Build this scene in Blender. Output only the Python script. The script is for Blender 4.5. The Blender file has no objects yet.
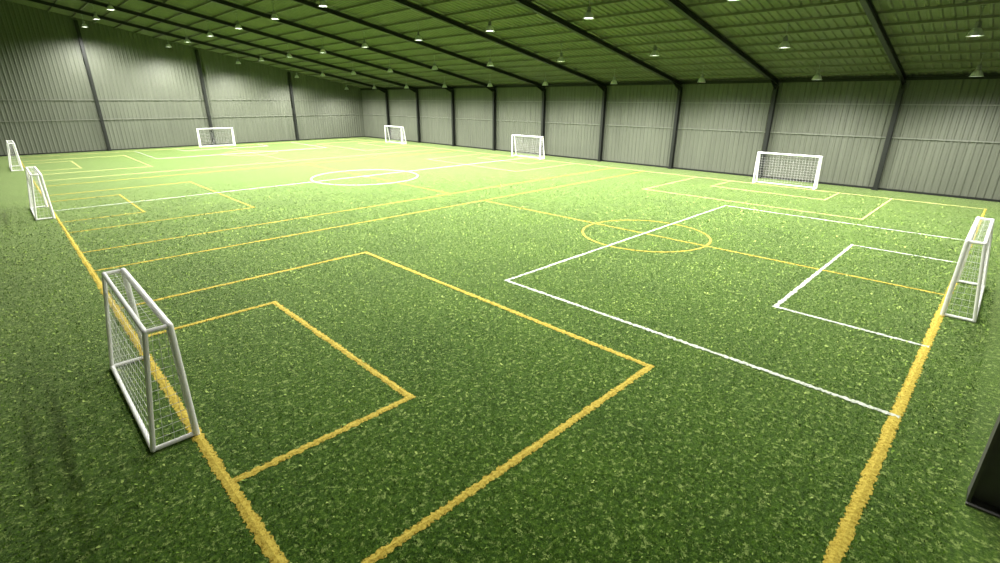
import bpy, bmesh, numpy as np, math, random
from mathutils import Vector, Matrix
random.seed(7); rng=np.random.default_rng(7)
SC=bpy.context.scene; COL=SC.collection
SC.view_settings.view_transform='Standard'
# ---------------------------------------------------------------- dimensions (metres)
XB=36.86; YG=63.95; ZE=6.315; GP=.1938      # long wall, gable wall, eave height, roof slope
XN=-3.0; YN=-1.25
def roof_z(x): return ZE+(XB-x)*GP
# ---------------------------------------------------------------- camera
f=493.97; th=.354; ps=.7904; ro=.0035
F=Vector((math.cos(th)*math.cos(ps),math.cos(th)*math.sin(ps),-math.sin(th)))
R=Vector((math.sin(ps),-math.cos(ps),0)); U=R.cross(F)
R=R*math.cos(ro)+U*math.sin(ro); U=R.cross(F)
cd=bpy.data.cameras.new('camera'); cam=bpy.data.objects.new('camera',cd)
cd.sensor_width=36; cd.lens=36*f/1000; cd.clip_start=.05; cd.clip_end=300
m=Matrix((( R.x,U.x,-F.x,0),(R.y,U.y,-F.y,0),(R.z,U.z,-F.z,5.0),(0,0,0,1)))
cam.matrix_world=m; COL.objects.link(cam); SC.camera=cam
# ---------------------------------------------------------------- materials
def srgb(r,g,b):
    t=[]
    for c in (r,g,b):
        c/=255; t.append(c/12.92 if c<=.04045 else ((c+.055)/1.055)**2.4)
    return (*t,1)
def newmat(name):
    M=bpy.data.materials.new(name); M.use_nodes=True; nt=M.node_tree
    return M,nt,nt.nodes['Principled BSDF'],nt.links
def noise(nt,scale,detail=4,rough=.6,vec=None):
    n=nt.nodes.new('ShaderNodeTexNoise'); n.inputs['Scale'].default_value=scale
    n.inputs['Detail'].default_value=detail; n.inputs['Roughness'].default_value=rough
    if vec is not None: nt.links.new(vec,n.inputs['Vector'])
    return n
def ramp(nt,src,stops):
    r=nt.nodes.new('ShaderNodeValToRGB'); e=r.color_ramp.elements
    e[0].position,e[0].color=stops[0]; e[1].position,e[1].color=stops[-1]
    for p,c in stops[1:-1]:
        k=e.new(p); k.color=c
    nt.links.new(src,r.inputs[0]); return r
def mixc(nt,fac,a,b,mode='MIX'):
    n=nt.nodes.new('ShaderNodeMix'); n.data_type='RGBA'; n.blend_type=mode
    for s,v in ((n.inputs[0],fac),(n.inputs[6],a),(n.inputs[7],b)):
        if isinstance(v,(float,int,tuple)): s.default_value=v
        else: nt.links.new(v,s)
    return n.outputs[2]
def up_normal(nt,B,k):
    g=nt.nodes.new('ShaderNodeNewGeometry'); v1=nt.nodes.new('ShaderNodeVectorMath'); v1.operation='ADD'; v1.inputs[1].default_value=(0,0,k)
    v2=nt.nodes.new('ShaderNodeVectorMath'); v2.operation='NORMALIZE'
    nt.links.new(g.outputs['Normal'],v1.inputs[0]); nt.links.new(v1.outputs[0],v2.inputs[0]); nt.links.new(v2.outputs[0],B.inputs['Normal'])
def simple(name,col,rough=.5,metal=0,var=.12,scale=3,up=0):
    M,nt,B,L=newmat(name)
    tc=nt.nodes.new('ShaderNodeTexCoord')
    n=noise(nt,scale,4,.6,tc.outputs['Object'])
    lo=tuple(c*(1-var) for c in col[:3])+(1,); hi=tuple(min(1,c*(1+var)) for c in col[:3])+(1,)
    r=ramp(nt,n.outputs[0],[(.3,lo),(.7,hi)])
    L.new(r.outputs[0],B.inputs['Base Color']); B.inputs['Roughness'].default_value=rough; B.inputs['Metallic'].default_value=metal
    if up: up_normal(nt,B,up)
    return M
def sheet_metal(name,col,rough,streak=.25):
    M,nt,B,L=newmat(name); tc=nt.nodes.new('ShaderNodeTexCoord')
    mp=nt.nodes.new('ShaderNodeMapping'); mp.inputs['Scale'].default_value=(2.2,2.2,.12); L.new(tc.outputs['Object'],mp.inputs[0])
    n=noise(nt,1.6,5,.6,mp.outputs[0]); n2=noise(nt,.25,3,.5,tc.outputs['Object'])
    lo=tuple(c*(1-streak) for c in col[:3])+(1,); hi=tuple(c*(1+streak) for c in col[:3])+(1,)
    r=ramp(nt,n.outputs[0],[(.3,lo),(.7,hi)]); r2=ramp(nt,n2.outputs[0],[(.3,(.88,.88,.88,1)),(.7,(1,1,1,1))])
    L.new(mixc(nt,1.0,r.outputs[0],r2.outputs[0],'MULTIPLY'),B.inputs['Base Color'])
    B.inputs['Roughness'].default_value=rough; B.inputs['Metallic'].default_value=.05
    return M
M_wall=sheet_metal('grey_wall_sheet',srgb(95,99,84),.55,.12)
M_roof=sheet_metal('green_roof_sheet',srgb(118,118,104),.6,.12)
M_steel=simple('dark_steel',srgb(30,33,28),.5,.3)
M_steel2=simple('dark_grey_painted_steel',srgb(84,84,80),.5,.1)
M_rail=simple('wall_rail_paint',srgb(112,116,102),.5)
M_white=simple('white_tube_paint',srgb(246,246,240),.35,0,.03)
M_net=simple('white_net_cord',srgb(235,237,228),.7,0,.05,3,.9)
M_lampbody=simple('lamp_grey',srgb(150,152,150),.4,.5)
M_ref=simple('lamp_reflector_aluminium',srgb(225,228,225),.35,.3)
M_lens,nt,B,L=newmat('lamp_lens_glow'); B.inputs['Base Color'].default_value=(1,1,1,1)
B.inputs['Emission Color'].default_value=(1,.99,.93,1); B.inputs['Emission Strength'].default_value=9
def sheen(B,w):
    B.inputs['Sheen Weight'].default_value=w; B.inputs['Sheen Roughness'].default_value=.35; B.inputs['Sheen Tint'].default_value=(.88,1,.52,1)
# turf
M_turf,nt,B,L=newmat('artificial_turf'); tc=nt.nodes.new('ShaderNodeTexCoord'); OC=tc.outputs['Object']
n1=noise(nt,16,8,.75,OC); base=ramp(nt,n1.outputs[0],[(.32,srgb(20,46,4)),(.5,srgb(54,86,12)),(.68,srgb(100,130,38))])
n2=noise(nt,.45,5,.6,OC); pt=ramp(nt,n2.outputs[0],[(.35,(.82,.86,.8,1)),(.65,(1.14,1.1,1.14,1))])
c1=mixc(nt,1.0,base.outputs[0],pt.outputs[0],'MULTIPLY')
n3=noise(nt,8,6,.8,OC); fl=ramp(nt,n3.outputs[0],[(.54,(0,0,0,1)),(.6,(1,1,1,1))])
mm=nt.nodes.new('ShaderNodeMath'); mm.operation='MULTIPLY'; mm.inputs[1].default_value=.6
L.new(fl.outputs[0],mm.inputs[0]); c2=mixc(nt,mm.outputs[0],c1,srgb(156,176,98))
L.new(c2,B.inputs['Base Color']); B.inputs['Roughness'].default_value=.9; B.inputs['Specular IOR Level'].default_value=.15
sheen(B,.55)
bp=nt.nodes.new('ShaderNodeBump'); bp.inputs['Strength'].default_value=.5; bp.inputs['Distance'].default_value=.04
L.new(n1.outputs[0],bp.inputs['Height']); L.new(bp.outputs[0],B.inputs['Normal'])
def attr_mat(name):
    M,nt,B,L=newmat(name); a=nt.nodes.new('ShaderNodeAttribute'); a.attribute_name='tint'
    tc=nt.nodes.new('ShaderNodeTexCoord'); n=noise(nt,.45,5,.6,tc.outputs['Object'])
    r=ramp(nt,n.outputs[0],[(.35,(.82,.86,.8,1)),(.65,(1.14,1.1,1.14,1))])
    L.new(mixc(nt,1.0,a.outputs['Color'],r.outputs[0],'MULTIPLY'),B.inputs['Base Color']); B.inputs['Roughness'].default_value=.8
    B.inputs['Specular IOR Level'].default_value=.1; sheen(B,.22); up_normal(nt,B,1.5)
    return M
M_blade=attr_mat('turf_blades')
def line_mat(name,a,b):
    M,nt,B,L=newmat(name); tc=nt.nodes.new('ShaderNodeTexCoord'); n=noise(nt,22,6,.7,tc.outputs['Object'])
    r=ramp(nt,n.outputs[0],[(.33,a),(.6,b)]); L.new(r.outputs[0],B.inputs['Base Color']); B.inputs['Roughness'].default_value=.8
    B.inputs['Specular IOR Level'].default_value=.2
    bp=nt.nodes.new('ShaderNodeBump'); bp.inputs['Strength'].default_value=.6; bp.inputs['Distance'].default_value=.02
    L.new(n.outputs[0],bp.inputs['Height']); L.new(bp.outputs[0],B.inputs['Normal']); return M
M_yel=line_mat('yellow_turf_fibre',srgb(160,136,36),srgb(202,182,76))
M_pale=line_mat('pale_yellow_turf_fibre',srgb(184,178,96),srgb(216,210,140))
M_whi=line_mat('white_turf_fibre',srgb(160,172,145),srgb(222,227,212))
# ---------------------------------------------------------------- helpers
def mesh_obj(name,verts,faces,mat,parent=None,smooth=False):
    me=bpy.data.meshes.new(name); me.from_pydata(verts,[],faces); me.update()
    if mat: me.materials.append(mat)
    if smooth: me.polygons.foreach_set('use_smooth',[True]*len(me.polygons))
    o=bpy.data.objects.new(name,me); COL.objects.link(o)
    if parent: o.parent=parent
    return o
class MB:
    def __init__(s): s.v=[]; s.f=[]
    def box(s,a,b):
        n=len(s.v); x0,y0,z0=a; x1,y1,z1=b
        s.v+=[(x0,y0,z0),(x1,y0,z0),(x1,y1,z0),(x0,y1,z0),(x0,y0,z1),(x1,y0,z1),(x1,y1,z1),(x0,y1,z1)]
        s.f+=[tuple(n+i for i in q) for q in ((0,3,2,1),(4,5,6,7),(0,1,5,4),(1,2,6,5),(2,3,7,6),(3,0,4,7))]
    def tube(s,p,q,r,n=12,cap=True,r2=None):
        p=Vector(p);q=Vector(q);d=(q-p).normalized(); a=d.orthogonal().normalized(); b=d.cross(a); k=len(s.v); r2=r if r2 is None else r2
        for c,rr in ((p,r),(q,r2)):
            for i in range(n):
                t=2*math.pi*i/n; s.v.append(tuple(c+a*rr*math.cos(t)+b*rr*math.sin(t)))
        for i in range(n):
            j=(i+1)%n; s.f.append((k+i,k+j,k+n+j,k+n+i))
        if cap: s.f.append(tuple(k+i for i in reversed(range(n)))); s.f.append(tuple(k+n+i for i in range(n)))
    def lathe(s,prof,n=24,c=(0,0,0)):
        k=len(s.v)
        for r,z in prof:
            for i in range(n):
                t=2*math.pi*i/n; s.v.append((c[0]+r*math.cos(t),c[1]+r*math.sin(t),c[2]+z))
        for a in range(len(prof)-1):
            for i in range(n):
                j=(i+1)%n; s.f.append((k+a*n+i,k+a*n+j,k+(a+1)*n+j,k+(a+1)*n+i))
    def ball(s,c,r,n=12,h=8): s.lathe([(max(1e-4,r*math.sin(math.pi*i/h)),-r*math.cos(math.pi*i/h)) for i in range(h+1)],n,c)
    def make(s,name,mat,parent=None,smooth=False): return mesh_obj(name,s.v,s.f,mat,parent,smooth)
def struct(o): o['kind']='structure'; return o
def top(o,label,cat,group=None):
    o['label']=label; o['category']=cat
    if group: o['group']=group
    return o
def empty(name,loc):
    e=bpy.data.objects.new(name,None); e.location=loc; e.empty_display_size=.3; COL.objects.link(e); return e
# ---------------------------------------------------------------- shell
def rib_profile(L0,L1,per=.32,dep=.035):
    pts=[]; s=L0
    while s<L1:
        for a,d in ((0,0),(.55,0),(.66,dep),(.89,dep)): 
            if s+a*per<L1: pts.append((s+a*per,d))
        s+=per
    pts.append((L1,0)); return pts
mb=MB(); mb.v=[(XN-.4,YN-.4,0),(XB+.4,YN-.4,0),(XB+.4,YG+.4,0),(XN-.4,YG+.4,0)]; mb.f=[(0,1,2,3)]
fl_=struct(mb.make('floor',M_turf)); fl_['label']='green artificial turf floor of an indoor sports hall'
def wall_y(name,x,inn):
    pts=rib_profile(YN,YG); v=[];fc=[]
    zt=roof_z(x)
    for y,d in pts: v+=[(x+inn*d,y,0),(x+inn*d,y,zt)]
    for i in range(len(pts)-1): fc.append((2*i,2*i+2,2*i+3,2*i+1))
    return struct(mesh_obj(name,v,fc,M_wall))
wall_y('wall_back',XB,-1); wall_y('wall_front',XN,1)
def wall_x(name,y,inn):
    pts=rib_profile(XN,XB); v=[];fc=[]
    for x,d in pts: v+=[(x,y+inn*d,0),(x,y+inn*d,roof_z(x))]
    for i in range(len(pts)-1): fc.append((2*i,2*i+2,2*i+3,2*i+1))
    return struct(mesh_obj(name,v,fc,M_wall))
wall_x('wall_left',YG,-1); wall_x('wall_right',YN,1)
pts=rib_profile(YN,YG,.36,.05); v=[];fc=[]
for y,d in pts: v+=[(XN-.2,y,roof_z(XN-.2)-d+.05),(XB+.2,y,roof_z(XB+.2)-d+.05)]
for i in range(len(pts)-1): fc.append((2*i,2*i+2,2*i+3,2*i+1))
struct(mesh_obj('ceiling',v,fc,M_roof))
for i,z in enumerate((2.95,4.75)):
    mb=MB(); mb.box((XB-.1,YN+.06,z),(XB-.05,YG-.06,z+.06)); struct(mb.make('trim_%d'%(i+1),M_rail))
    mb=MB(); mb.box((XN+.1,YG-.1,z),(XB-.12,YG-.05,z+.06)); struct(mb.make('trim_%d'%(i+3),M_rail))
mb=MB(); mb.box((XB-.11,YN+.06,0),(XB-.045,YG-.12,.12)); struct(mb.make('baseboard_back',M_steel))
mb=MB(); mb.box((XN+.1,YG-.11,0),(XB-.12,YG-.045,.12)); struct(mb.make('baseboard_left',M_steel))
mb=MB(); mb.box((XB-.16,YN+.06,ZE-.28),(XB-.05,YG-.12,ZE-.1)); struct(mb.make('trim_5',M_steel))
# ---------------------------------------------------------------- steel columns and rafters
BAY=[-1.25+6.52*i for i in range(11)]
def ibeam_col(name,x0,x1,y,w,z1,along='x',mat=M_steel):
    mb=MB(); t=.035
    if along=='x':
        mb.box((x0,y-w/2,0),(x0+t,y+w/2,z1)); mb.box((x1-t,y-w/2,0),(x1,y+w/2,z1)); mb.box((x0+t,y-t/2,0),(x1-t,y+t/2,z1))
        mb.box((x0-.05,y-w/2-.05,0),(x1,y+w/2+.05,.03))
    else:
        mb.box((y-w/2,x0,0),(y+w/2,x0+t,z1)); mb.box((y-w/2,x1-t,0),(y+w/2,x1,z1)); mb.box((y-t/2,x0+t,0),(y+t/2,x1-t,z1))
        mb.box((y-w/2-.05,x0,0),(y+w/2+.05,x1,.03))
    return mb.make(name,mat)
for i,y in enumerate(BAY[1:10]):
    o=ibeam_col('steel_column',XB-.42,XB-.12,y,.22,ZE-.45)
    top(o,'dark steel I-section column standing against the long corrugated wall','column','steel columns along the long wall')
for x in (8.0,17.6,27.2):
    o=ibeam_col('steel_column',YG-.4,YG-.12,x,.26,roof_z(x)-.25,'y')
    top(o,'tall dark steel column against the corrugated gable wall','column','steel columns on the gable wall')
o=ibeam_col('steel_column',YN+.06,-.7,8.17,.34,roof_z(8.17)-.3,'y',M_steel2); top(o,'dark grey steel column standing beside the turf edge','column')
def slopebox(mb,x0,x1,y0,y1,d0,d1):
    n=len(mb.v)
    for x in (x0,x1):
        for y in (y0,y1):
            for d in (d0,d1): mb.v.append((x,y,roof_z(x)-d))
    mb.f+=[tuple(n+i for i in q) for q in ((0,1,3,2),(4,6,7,5),(0,4,5,1),(2,3,7,6),(0,2,6,4),(1,5,7,3))]
for i,y in enumerate(BAY[1:10]):
    mb=MB(); slopebox(mb,XN+.1,XB-.12,y-.1,y+.1,.17,.20); slopebox(mb,XN+.1,XB-.12,y-.02,y+.02,.20,.40); slopebox(mb,XN+.1,XB-.12,y-.1,y+.1,.40,.44)
    n=len(mb.v)
    for yy in (y-.02,y+.02): mb.v+=[(XB-1.8,yy,roof_z(XB-1.8)-.43),(XB-.12,yy,roof_z(XB)-.43),(XB-.12,yy,ZE-.85)]
    mb.f+=[(n,n+1,n+2),(n+3,n+5,n+4),(n,n+3,n+4,n+1),(n+1,n+4,n+5,n+2),(n,n+2,n+5,n+3)]
    top(mb.make('roof_rafter',M_steel),'dark steel rafter running up the sloping roof','beam','roof rafters')
x=XB-1.2
while x>6:
    mb=MB(); slopebox(mb,x-.03,x+.03,YN+.06,YG-.12,.02,.12)
    top(mb.make('roof_purlin',M_roof),'thin green-grey purlin under the roof sheeting','beam','roof purlins'); x-=1.55
# ---------------------------------------------------------------- pendant lamps
def build_lamp(x,y):
    e=empty('pendant_lamp',(x,y,roof_z(x)-.9))
    h=.9-.04
    mb=MB(); mb.tube((0,0,.34),(0,0,h),.014,8); mb.lathe([(.001,h-.03),(.06,h-.03),(.06,h),(.001,h)],16); rod=mb.make('hanging_rod',M_lampbody,e)
    mb=MB(); mb.lathe([(.001,.36),(.05,.36),(.08,.33),(.085,.2),(.1,.19),(.1,.14),(.085,.13),(.001,.13)],20)
    for i in range(8):
        t=i*math.pi/4; mb.tube((.085*math.cos(t),.085*math.sin(t),.2),(.085*math.cos(t),.085*math.sin(t),.32),.012,6)
    hs=mb.make('housing',M_lampbody,e,False)
    mb=MB(); mb.lathe([(.085,.14),(.13,.11),(.19,.02),(.235,-.1),(.25,-.13),(.262,-.13),(.262,-.14),(.243,-.14),(.225,-.1),(.18,.01),(.12,.095),(.08,.12)],28); rf=mb.make('lamp_shade',M_ref,e,True)
    mb=MB(); mb.lathe([(.001,-.118),(.12,-.118),(.232,-.108),(.2,-.09),(.001,-.09)],28); ln=mb.make('lens',M_lens,e,True)
    return e,[rod,hs,rf,ln]
E0,PARTS=build_lamp(32.9,2.1)
rowsx=[32.9,26.75,20.55,14.35,8.15]; colsy=[2.1+6.5*i for i in range(10)]
first=True
for rx in rowsx:
    for cy in colsy:
        if first: e=E0; first=False
        else:
            e=E0.copy(); e.location=(rx,cy,roof_z(rx)-.9); COL.objects.link(e)
            for q in PARTS:
                k=q.copy(); COL.objects.link(k); k.parent=e
        top(e,'small white bell-shaped pendant lamp hanging from the roof','lamp','pendant lamps under the roof')
        w={32.9:2000,26.75:2850,20.55:3200,14.35:3600,8.15:3700}[rx]
        d=math.hypot(rx,cy); w*=.22+.78*min(1,max(0,(d-10)/20))
        ld=bpy.data.lights.new('lamp_light','SPOT'); ld.energy=w*1.35; ld.spot_size=math.radians(166); ld.spot_blend=.8; ld.shadow_soft_size=.22; ld.color=(1,.98,.95)
        lo=bpy.data.objects.new('lamp_light',ld); lo.location=(0,0,-.4); lo.parent=e; COL.objects.link(lo)
# ---------------------------------------------------------------- goals
def build_goal(W=3.44,Hh=1.95,dt=.3,db=.58):
    """opening faces +x at x=0, back toward -x, centred on y"""
    e=empty('football_goal',(0,0,0)); r=.05; rb=.036; y0,y1=-W/2,W/2; P=[]
    zt=Hh-r
    for s in (y0,y1):
        mb=MB(); mb.tube((0,s,0.0),(0,s,zt),r,16); mb.ball((0,s,zt),r,16); P.append(mb.make('post',M_white,e,False))
        mb=MB(); mb.tube((-dt,s,zt),(-db,s,.04),rb,12); P.append(mb.make('back_post',M_white,e))
        mb=MB(); mb.tube((0,s,zt),(-dt,s,zt),rb,12); mb.ball((-dt,s,zt),rb+.004,12); P.append(mb.make('top_side_bar',M_white,e))
        mb=MB(); mb.tube((0,s,.04),(-db,s,.04),rb,12); mb.ball((-db,s,.04),rb+.004,12); P.append(mb.make('base_side_bar',M_white,e))
    mb=MB(); mb.tube((0,y0,zt),(0,y1,zt),r,16); P.append(mb.make('crossbar',M_white,e))
    mb=MB(); mb.tube((-dt,y0,zt),(-dt,y1,zt),rb,12); P.append(mb.make('top_back_bar',M_white,e))
    mb=MB(); mb.tube((-db,y0,.04),(-db,y1,.04),rb,12); P.append(mb.make('base_back_bar',M_white,e))
    mb=MB(); c=.003; st=.16; nz=12; ny=int(W/st)
    def back(y,t):
        s=.05*math.sin(math.pi*t)*math.sin(math.pi*(y-y0)/W)
        return Vector((-dt+( -db+dt)*t-s*.6, y, zt+( .04-zt)*t))
    for i in range(ny+1):
        y=y0+W*i/ny; prev=None
        for j in range(nz+1):
            q=back(y,j/nz)
            if prev is not None: mb.tube(prev,q,c,4,False)
            prev=q
        mb.tube((0,y,zt),(-dt,y,zt),c,4,False)
    for j in range(nz+1):
        prev=None
        for i in range(ny+1):
            q=back(y0+W*i/ny,j/nz)
            if prev is not None: mb.tube(prev,q,c,4,False)
            prev=q
    mb.tube((-dt/2,y0,zt),(-dt/2,y1,zt),c,4,False)
    for s in (y0,y1):
        for j in range(1,nz):
            t=j/nz; q=back(s,t); mb.tube((0,s,q.z),q,c,4,False)
        for k in (.25,.5,.75):
            mb.tube((-dt*k,s,zt),(-db*k,s,.04),c,4,False)
    n=mb.make('net',M_net,e); n['label']='white square-mesh cord net'; P.append(n)
    return e,P
G0,GPARTS=build_goal()
XL=1.16; XR=33.8; XM=17.5; Y0s=[.3,21.6,42.9]; PW=18.64; YEND=61.54; YR=.3
def add_goal(loc,rot,label,first=False):
    if first: e=G0
    else:
        e=G0.copy(); COL.objects.link(e)
        for q in GPARTS:
            k=q.copy(); COL.objects.link(k); k.parent=e
    e.location=loc; e.rotation_euler=(0,0,rot); top(e,label,'goal','small football goals')
add_goal((XL,Y0s[0]+9.4,0),0,'white small-sided football goal with net on a yellow goal line',True)
add_goal((XL-.1,Y0s[1]+9.1,0),0,'white small-sided football goal with net on a yellow goal line')
add_goal((XL-.2,Y0s[2]+9.1,0),0,'white small-sided football goal with net on a yellow goal line')
for yy in Y0s: add_goal((XR+.05,yy+9.35-(.12 if yy<1 else 0),0),math.pi,'white football goal with net before the long corrugated wall')
add_goal((17.4,YR-.05,0),math.pi/2,'white football goal with net at the end of the white-marked pitch')
add_goal((XM-.1,YEND+.05,0),-math.pi/2,'white football goal with net in front of the gable wall')
# ---------------------------------------------------------------- pitch markings
SEGS=[]; MARKS=[]
def marking(name,label,paths,w,mat,z,closed=False):
    v=[];fc=[]; idx=len(MARKS)
    for pth in paths:
        for a,b in zip(pth[:-1],pth[1:]):
            a=np.array(a,float);b=np.array(b,float);Ln=np.linalg.norm(b-a)
            if Ln<1e-6: continue
            d=(b-a)/Ln; n=np.array([-d[1],d[0]])
            arc=len(pth)>8
            if not arc: a=a-d*w/2; b=b+d*w/2; Ln+=w
            SEGS.append((a,b,w,idx))
            s=0; pos=[0.0]
            while s<Ln-1e-6:
                q=a+d*s; dist=math.hypot(q[0],q[1]); step=.035 if dist<14 else (.08 if dist<28 else .4)
                s=min(Ln,s+step); pos.append(s)
            k=len(v)
            for s in pos:
                q=a+d*s; dist=math.hypot(q[0],q[1]); jit=.024 if dist<28 else .006
                if arc and (s==0 or s==Ln): jit=0
                hw=w/2*(1 if dist<16 else max(.5,1-.5*(dist-16)/12))
                if dist>40 and mat is not M_whi: hw*=.8
                l=hw+random.uniform(-jit,jit); r=hw+random.uniform(-jit,jit)
                v.append((*(q+n*l),z+.0)); v.append((*q,z+.012)); v.append((*(q-n*r),z+.0))
            for i in range(len(pos)-1):
                o=k+3*i; fc.append((o,o+1,o+4,o+3)); fc.append((o+1,o+2,o+5,o+4))
    MARKS.append((name,label,v,fc,mat))
def circle(cx,cy,r,n=96): return [(cx+r*math.cos(2*math.pi*i/n),cy+r*math.sin(2*math.pi*i/n)) for i in range(n+1)]
Z=.006
marking('goal_line','wide yellow goal line running beneath the small goals',[[(XL,YR),(XL,YEND)]],.155,M_yel,Z)
marking('goal_line','pale yellow goal line running along the long wall',[[(XR,YR),(XR,YEND)]],.12,M_pale,Z)
WL=.13
for i,y0 in enumerate(Y0s):
    y1=y0+PW; yc=y0+9.36; far=M_pale if i==2 else M_yel
    if i==0: marking('touch_line','wide yellow touch line at the edge of the turf',[[(XL,y0),(XR,y0)]],.165,M_yel,Z)
    else: marking('touch_line','yellow touch line of a small pitch',[[(XL,y0),(XR,y0)]],WL,far,Z)
    marking('touch_line','yellow touch line of a small pitch',[[(XL,y1),(XR,y1)]],WL,far,Z)
    marking('halfway_line','yellow halfway line of a small pitch',[[(XM,y0),(XM,y1)]],WL*.8,far,Z)
    if i!=1: marking('centre_circle','yellow painted centre circle',[circle(XM-.1,yc-.2,2.42)],WL*.75,far,Z)
    for a,s in ((XL,1),(XR,-1)):
        mt=M_pale if (s<0 or i==2) else M_yel
        lab='pale yellow ' if mt is M_pale else 'yellow '
        marking('penalty_box',lab+'penalty box outline on the turf',[[(a,yc-5.62),(a+s*7.06,yc-5.62),(a+s*7.06,yc+5.25),(a,yc+5.25)]],WL,mt,Z)
        marking('goal_area',lab+'goal area outline on the turf',[[(a,yc-3.18),(a+s*3.02,yc-3.18),(a+s*3.02,yc+2.93),(a,yc+2.93)]],WL,mt,Z)
ZW=.010; ww=.1
for a,s in ((YR,1),(YEND,-1)):
    marking('penalty_box','white penalty box outline on the turf',[[(9.7,a),(9.7,a+s*9.23),(25.37,a+s*9.23),(25.37,a)]],ww,M_whi,ZW)
    marking('goal_area','white goal area outline on the turf',[[(13.28,a),(13.28,a+s*3.04),(21.52,a+s*3.04),(21.52,a)]],ww,M_whi,ZW)
marking('halfway_line','white halfway line across the large pitch',[[(XL,30.9),(XR,30.9)]],ww*1.2,M_whi,ZW)
marking('centre_circle','white painted centre circle',[circle(XM-.1,30.6,3.5)],ww*1.6,M_whi,ZW)
mb=MB(); mb.lathe([(.001,.022),(.16,.022),(.2,.012)],24,(XM,30.7,0)); top(mb.make('centre_spot',M_whi),'white painted centre spot','pitch marking')
# ---------------------------------------------------------------- turf blades
N=480000
r=3.2+ (36-3.2)*rng.random(N)**1.2
an=ps+rng.uniform(-.98,.98,N)
bx=r*np.cos(an); by=r*np.sin(an)
keep=(bx>XN+.2)&(by>-.6)&(bx<XB-.6)&(by<YG-.6)&(rng.random(N)<np.clip((36-r)/14,0,1))
bx=bx[keep];by=by[keep];r=r[keep];n=len(bx)
kind=np.full(n,-1)
for a,b,w,c in SEGS:
    d=b-a; Ln=np.linalg.norm(d); d=d/Ln
    t=(bx-a[0])*d[0]+(by-a[1])*d[1]; q=-(bx-a[0])*d[1]+(by-a[1])*d[0]
    inn=(t>-.01)&(t<Ln+.01)&(np.abs(q)<w/2+rng.uniform(-.02,.022,n))
    kind[inn]=c
sz=(.55+.9*rng.random(n))*(.017+.0009*r)
wd=sz*(.28+.4*rng.random(n)); yaw=rng.uniform(0,2*np.pi,n); lean=rng.uniform(.7,1.4,n)
bright=rng.random(n)
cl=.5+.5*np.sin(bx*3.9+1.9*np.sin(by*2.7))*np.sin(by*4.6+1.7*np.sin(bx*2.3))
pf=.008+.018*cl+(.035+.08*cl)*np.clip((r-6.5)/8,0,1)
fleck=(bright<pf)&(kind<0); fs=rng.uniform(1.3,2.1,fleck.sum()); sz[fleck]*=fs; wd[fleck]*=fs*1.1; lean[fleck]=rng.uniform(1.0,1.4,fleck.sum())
sz[kind>=0]*=.8; wd[kind>=0]*=.8
dx,dy=np.cos(yaw),np.sin(yaw); sx,sy=-dy,dx
base=np.stack([bx,by,np.full(n,.002)],1)
tip=base+np.stack([dx*sz*np.sin(lean),dy*sz*np.sin(lean),sz*np.cos(lean)+.008],1)
midp=base*.45+tip*.55; midp[:,2]+=sz*.1
l=midp+np.stack([sx*wd/2,sy*wd/2,np.zeros(n)],1); rr=midp-np.stack([sx*wd/2,sy*wd/2,np.zeros(n)],1)
V=np.stack([base,rr,tip,l],1)
def S(*c): return np.array(srgb(*c)[:3])
t=rng.random(n)[:,None]
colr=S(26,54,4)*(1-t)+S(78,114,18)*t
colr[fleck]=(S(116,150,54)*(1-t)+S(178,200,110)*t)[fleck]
def blades(name,sel,label):
    vv=V[sel].reshape(-1,3); k=int(sel.sum()); cc=np.repeat(colr[sel],4,axis=0); cc=np.concatenate([cc,np.ones((len(cc),1))],1)
    me=bpy.data.meshes.new(name); me.vertices.add(4*k); me.vertices.foreach_set('co',vv.ravel().astype(np.float32))
    me.loops.add(4*k); me.loops.foreach_set('vertex_index',np.arange(4*k,dtype=np.int32))
    me.polygons.add(k); me.polygons.foreach_set('loop_start',np.arange(0,4*k,4,dtype=np.int32)); me.polygons.foreach_set('loop_total',np.full(k,4,np.int32))
    me.update(calc_edges=True)
    at=me.color_attributes.new('tint','FLOAT_COLOR','POINT'); at.data.foreach_set('color',cc.ravel().astype(np.float32))
    me.materials.append(M_blade); o=bpy.data.objects.new(name,me); COL.objects.link(o); o['kind']='stuff'; top(o,label,'grass'); return o
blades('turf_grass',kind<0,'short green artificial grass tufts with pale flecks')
for i,(name,label,v,fc,mat) in enumerate(MARKS):
    sel=kind==i; k=int(sel.sum())
    if k:
        o0=len(v); v=v+[tuple(q) for q in V[sel].reshape(-1,3).tolist()]
        fc=fc+[(o0+4*j,o0+4*j+1,o0+4*j+2,o0+4*j+3) for j in range(k)]
    top(mesh_obj(name,v,fc,mat),label,'pitch marking')
# ---------------------------------------------------------------- world
W=bpy.data.worlds.new('world'); SC.world=W; W.use_nodes=True
W.node_tree.nodes['Background'].inputs[0].default_value=(.02,.02,.02,1); W.node_tree.nodes['Background'].inputs[1].default_value=.5
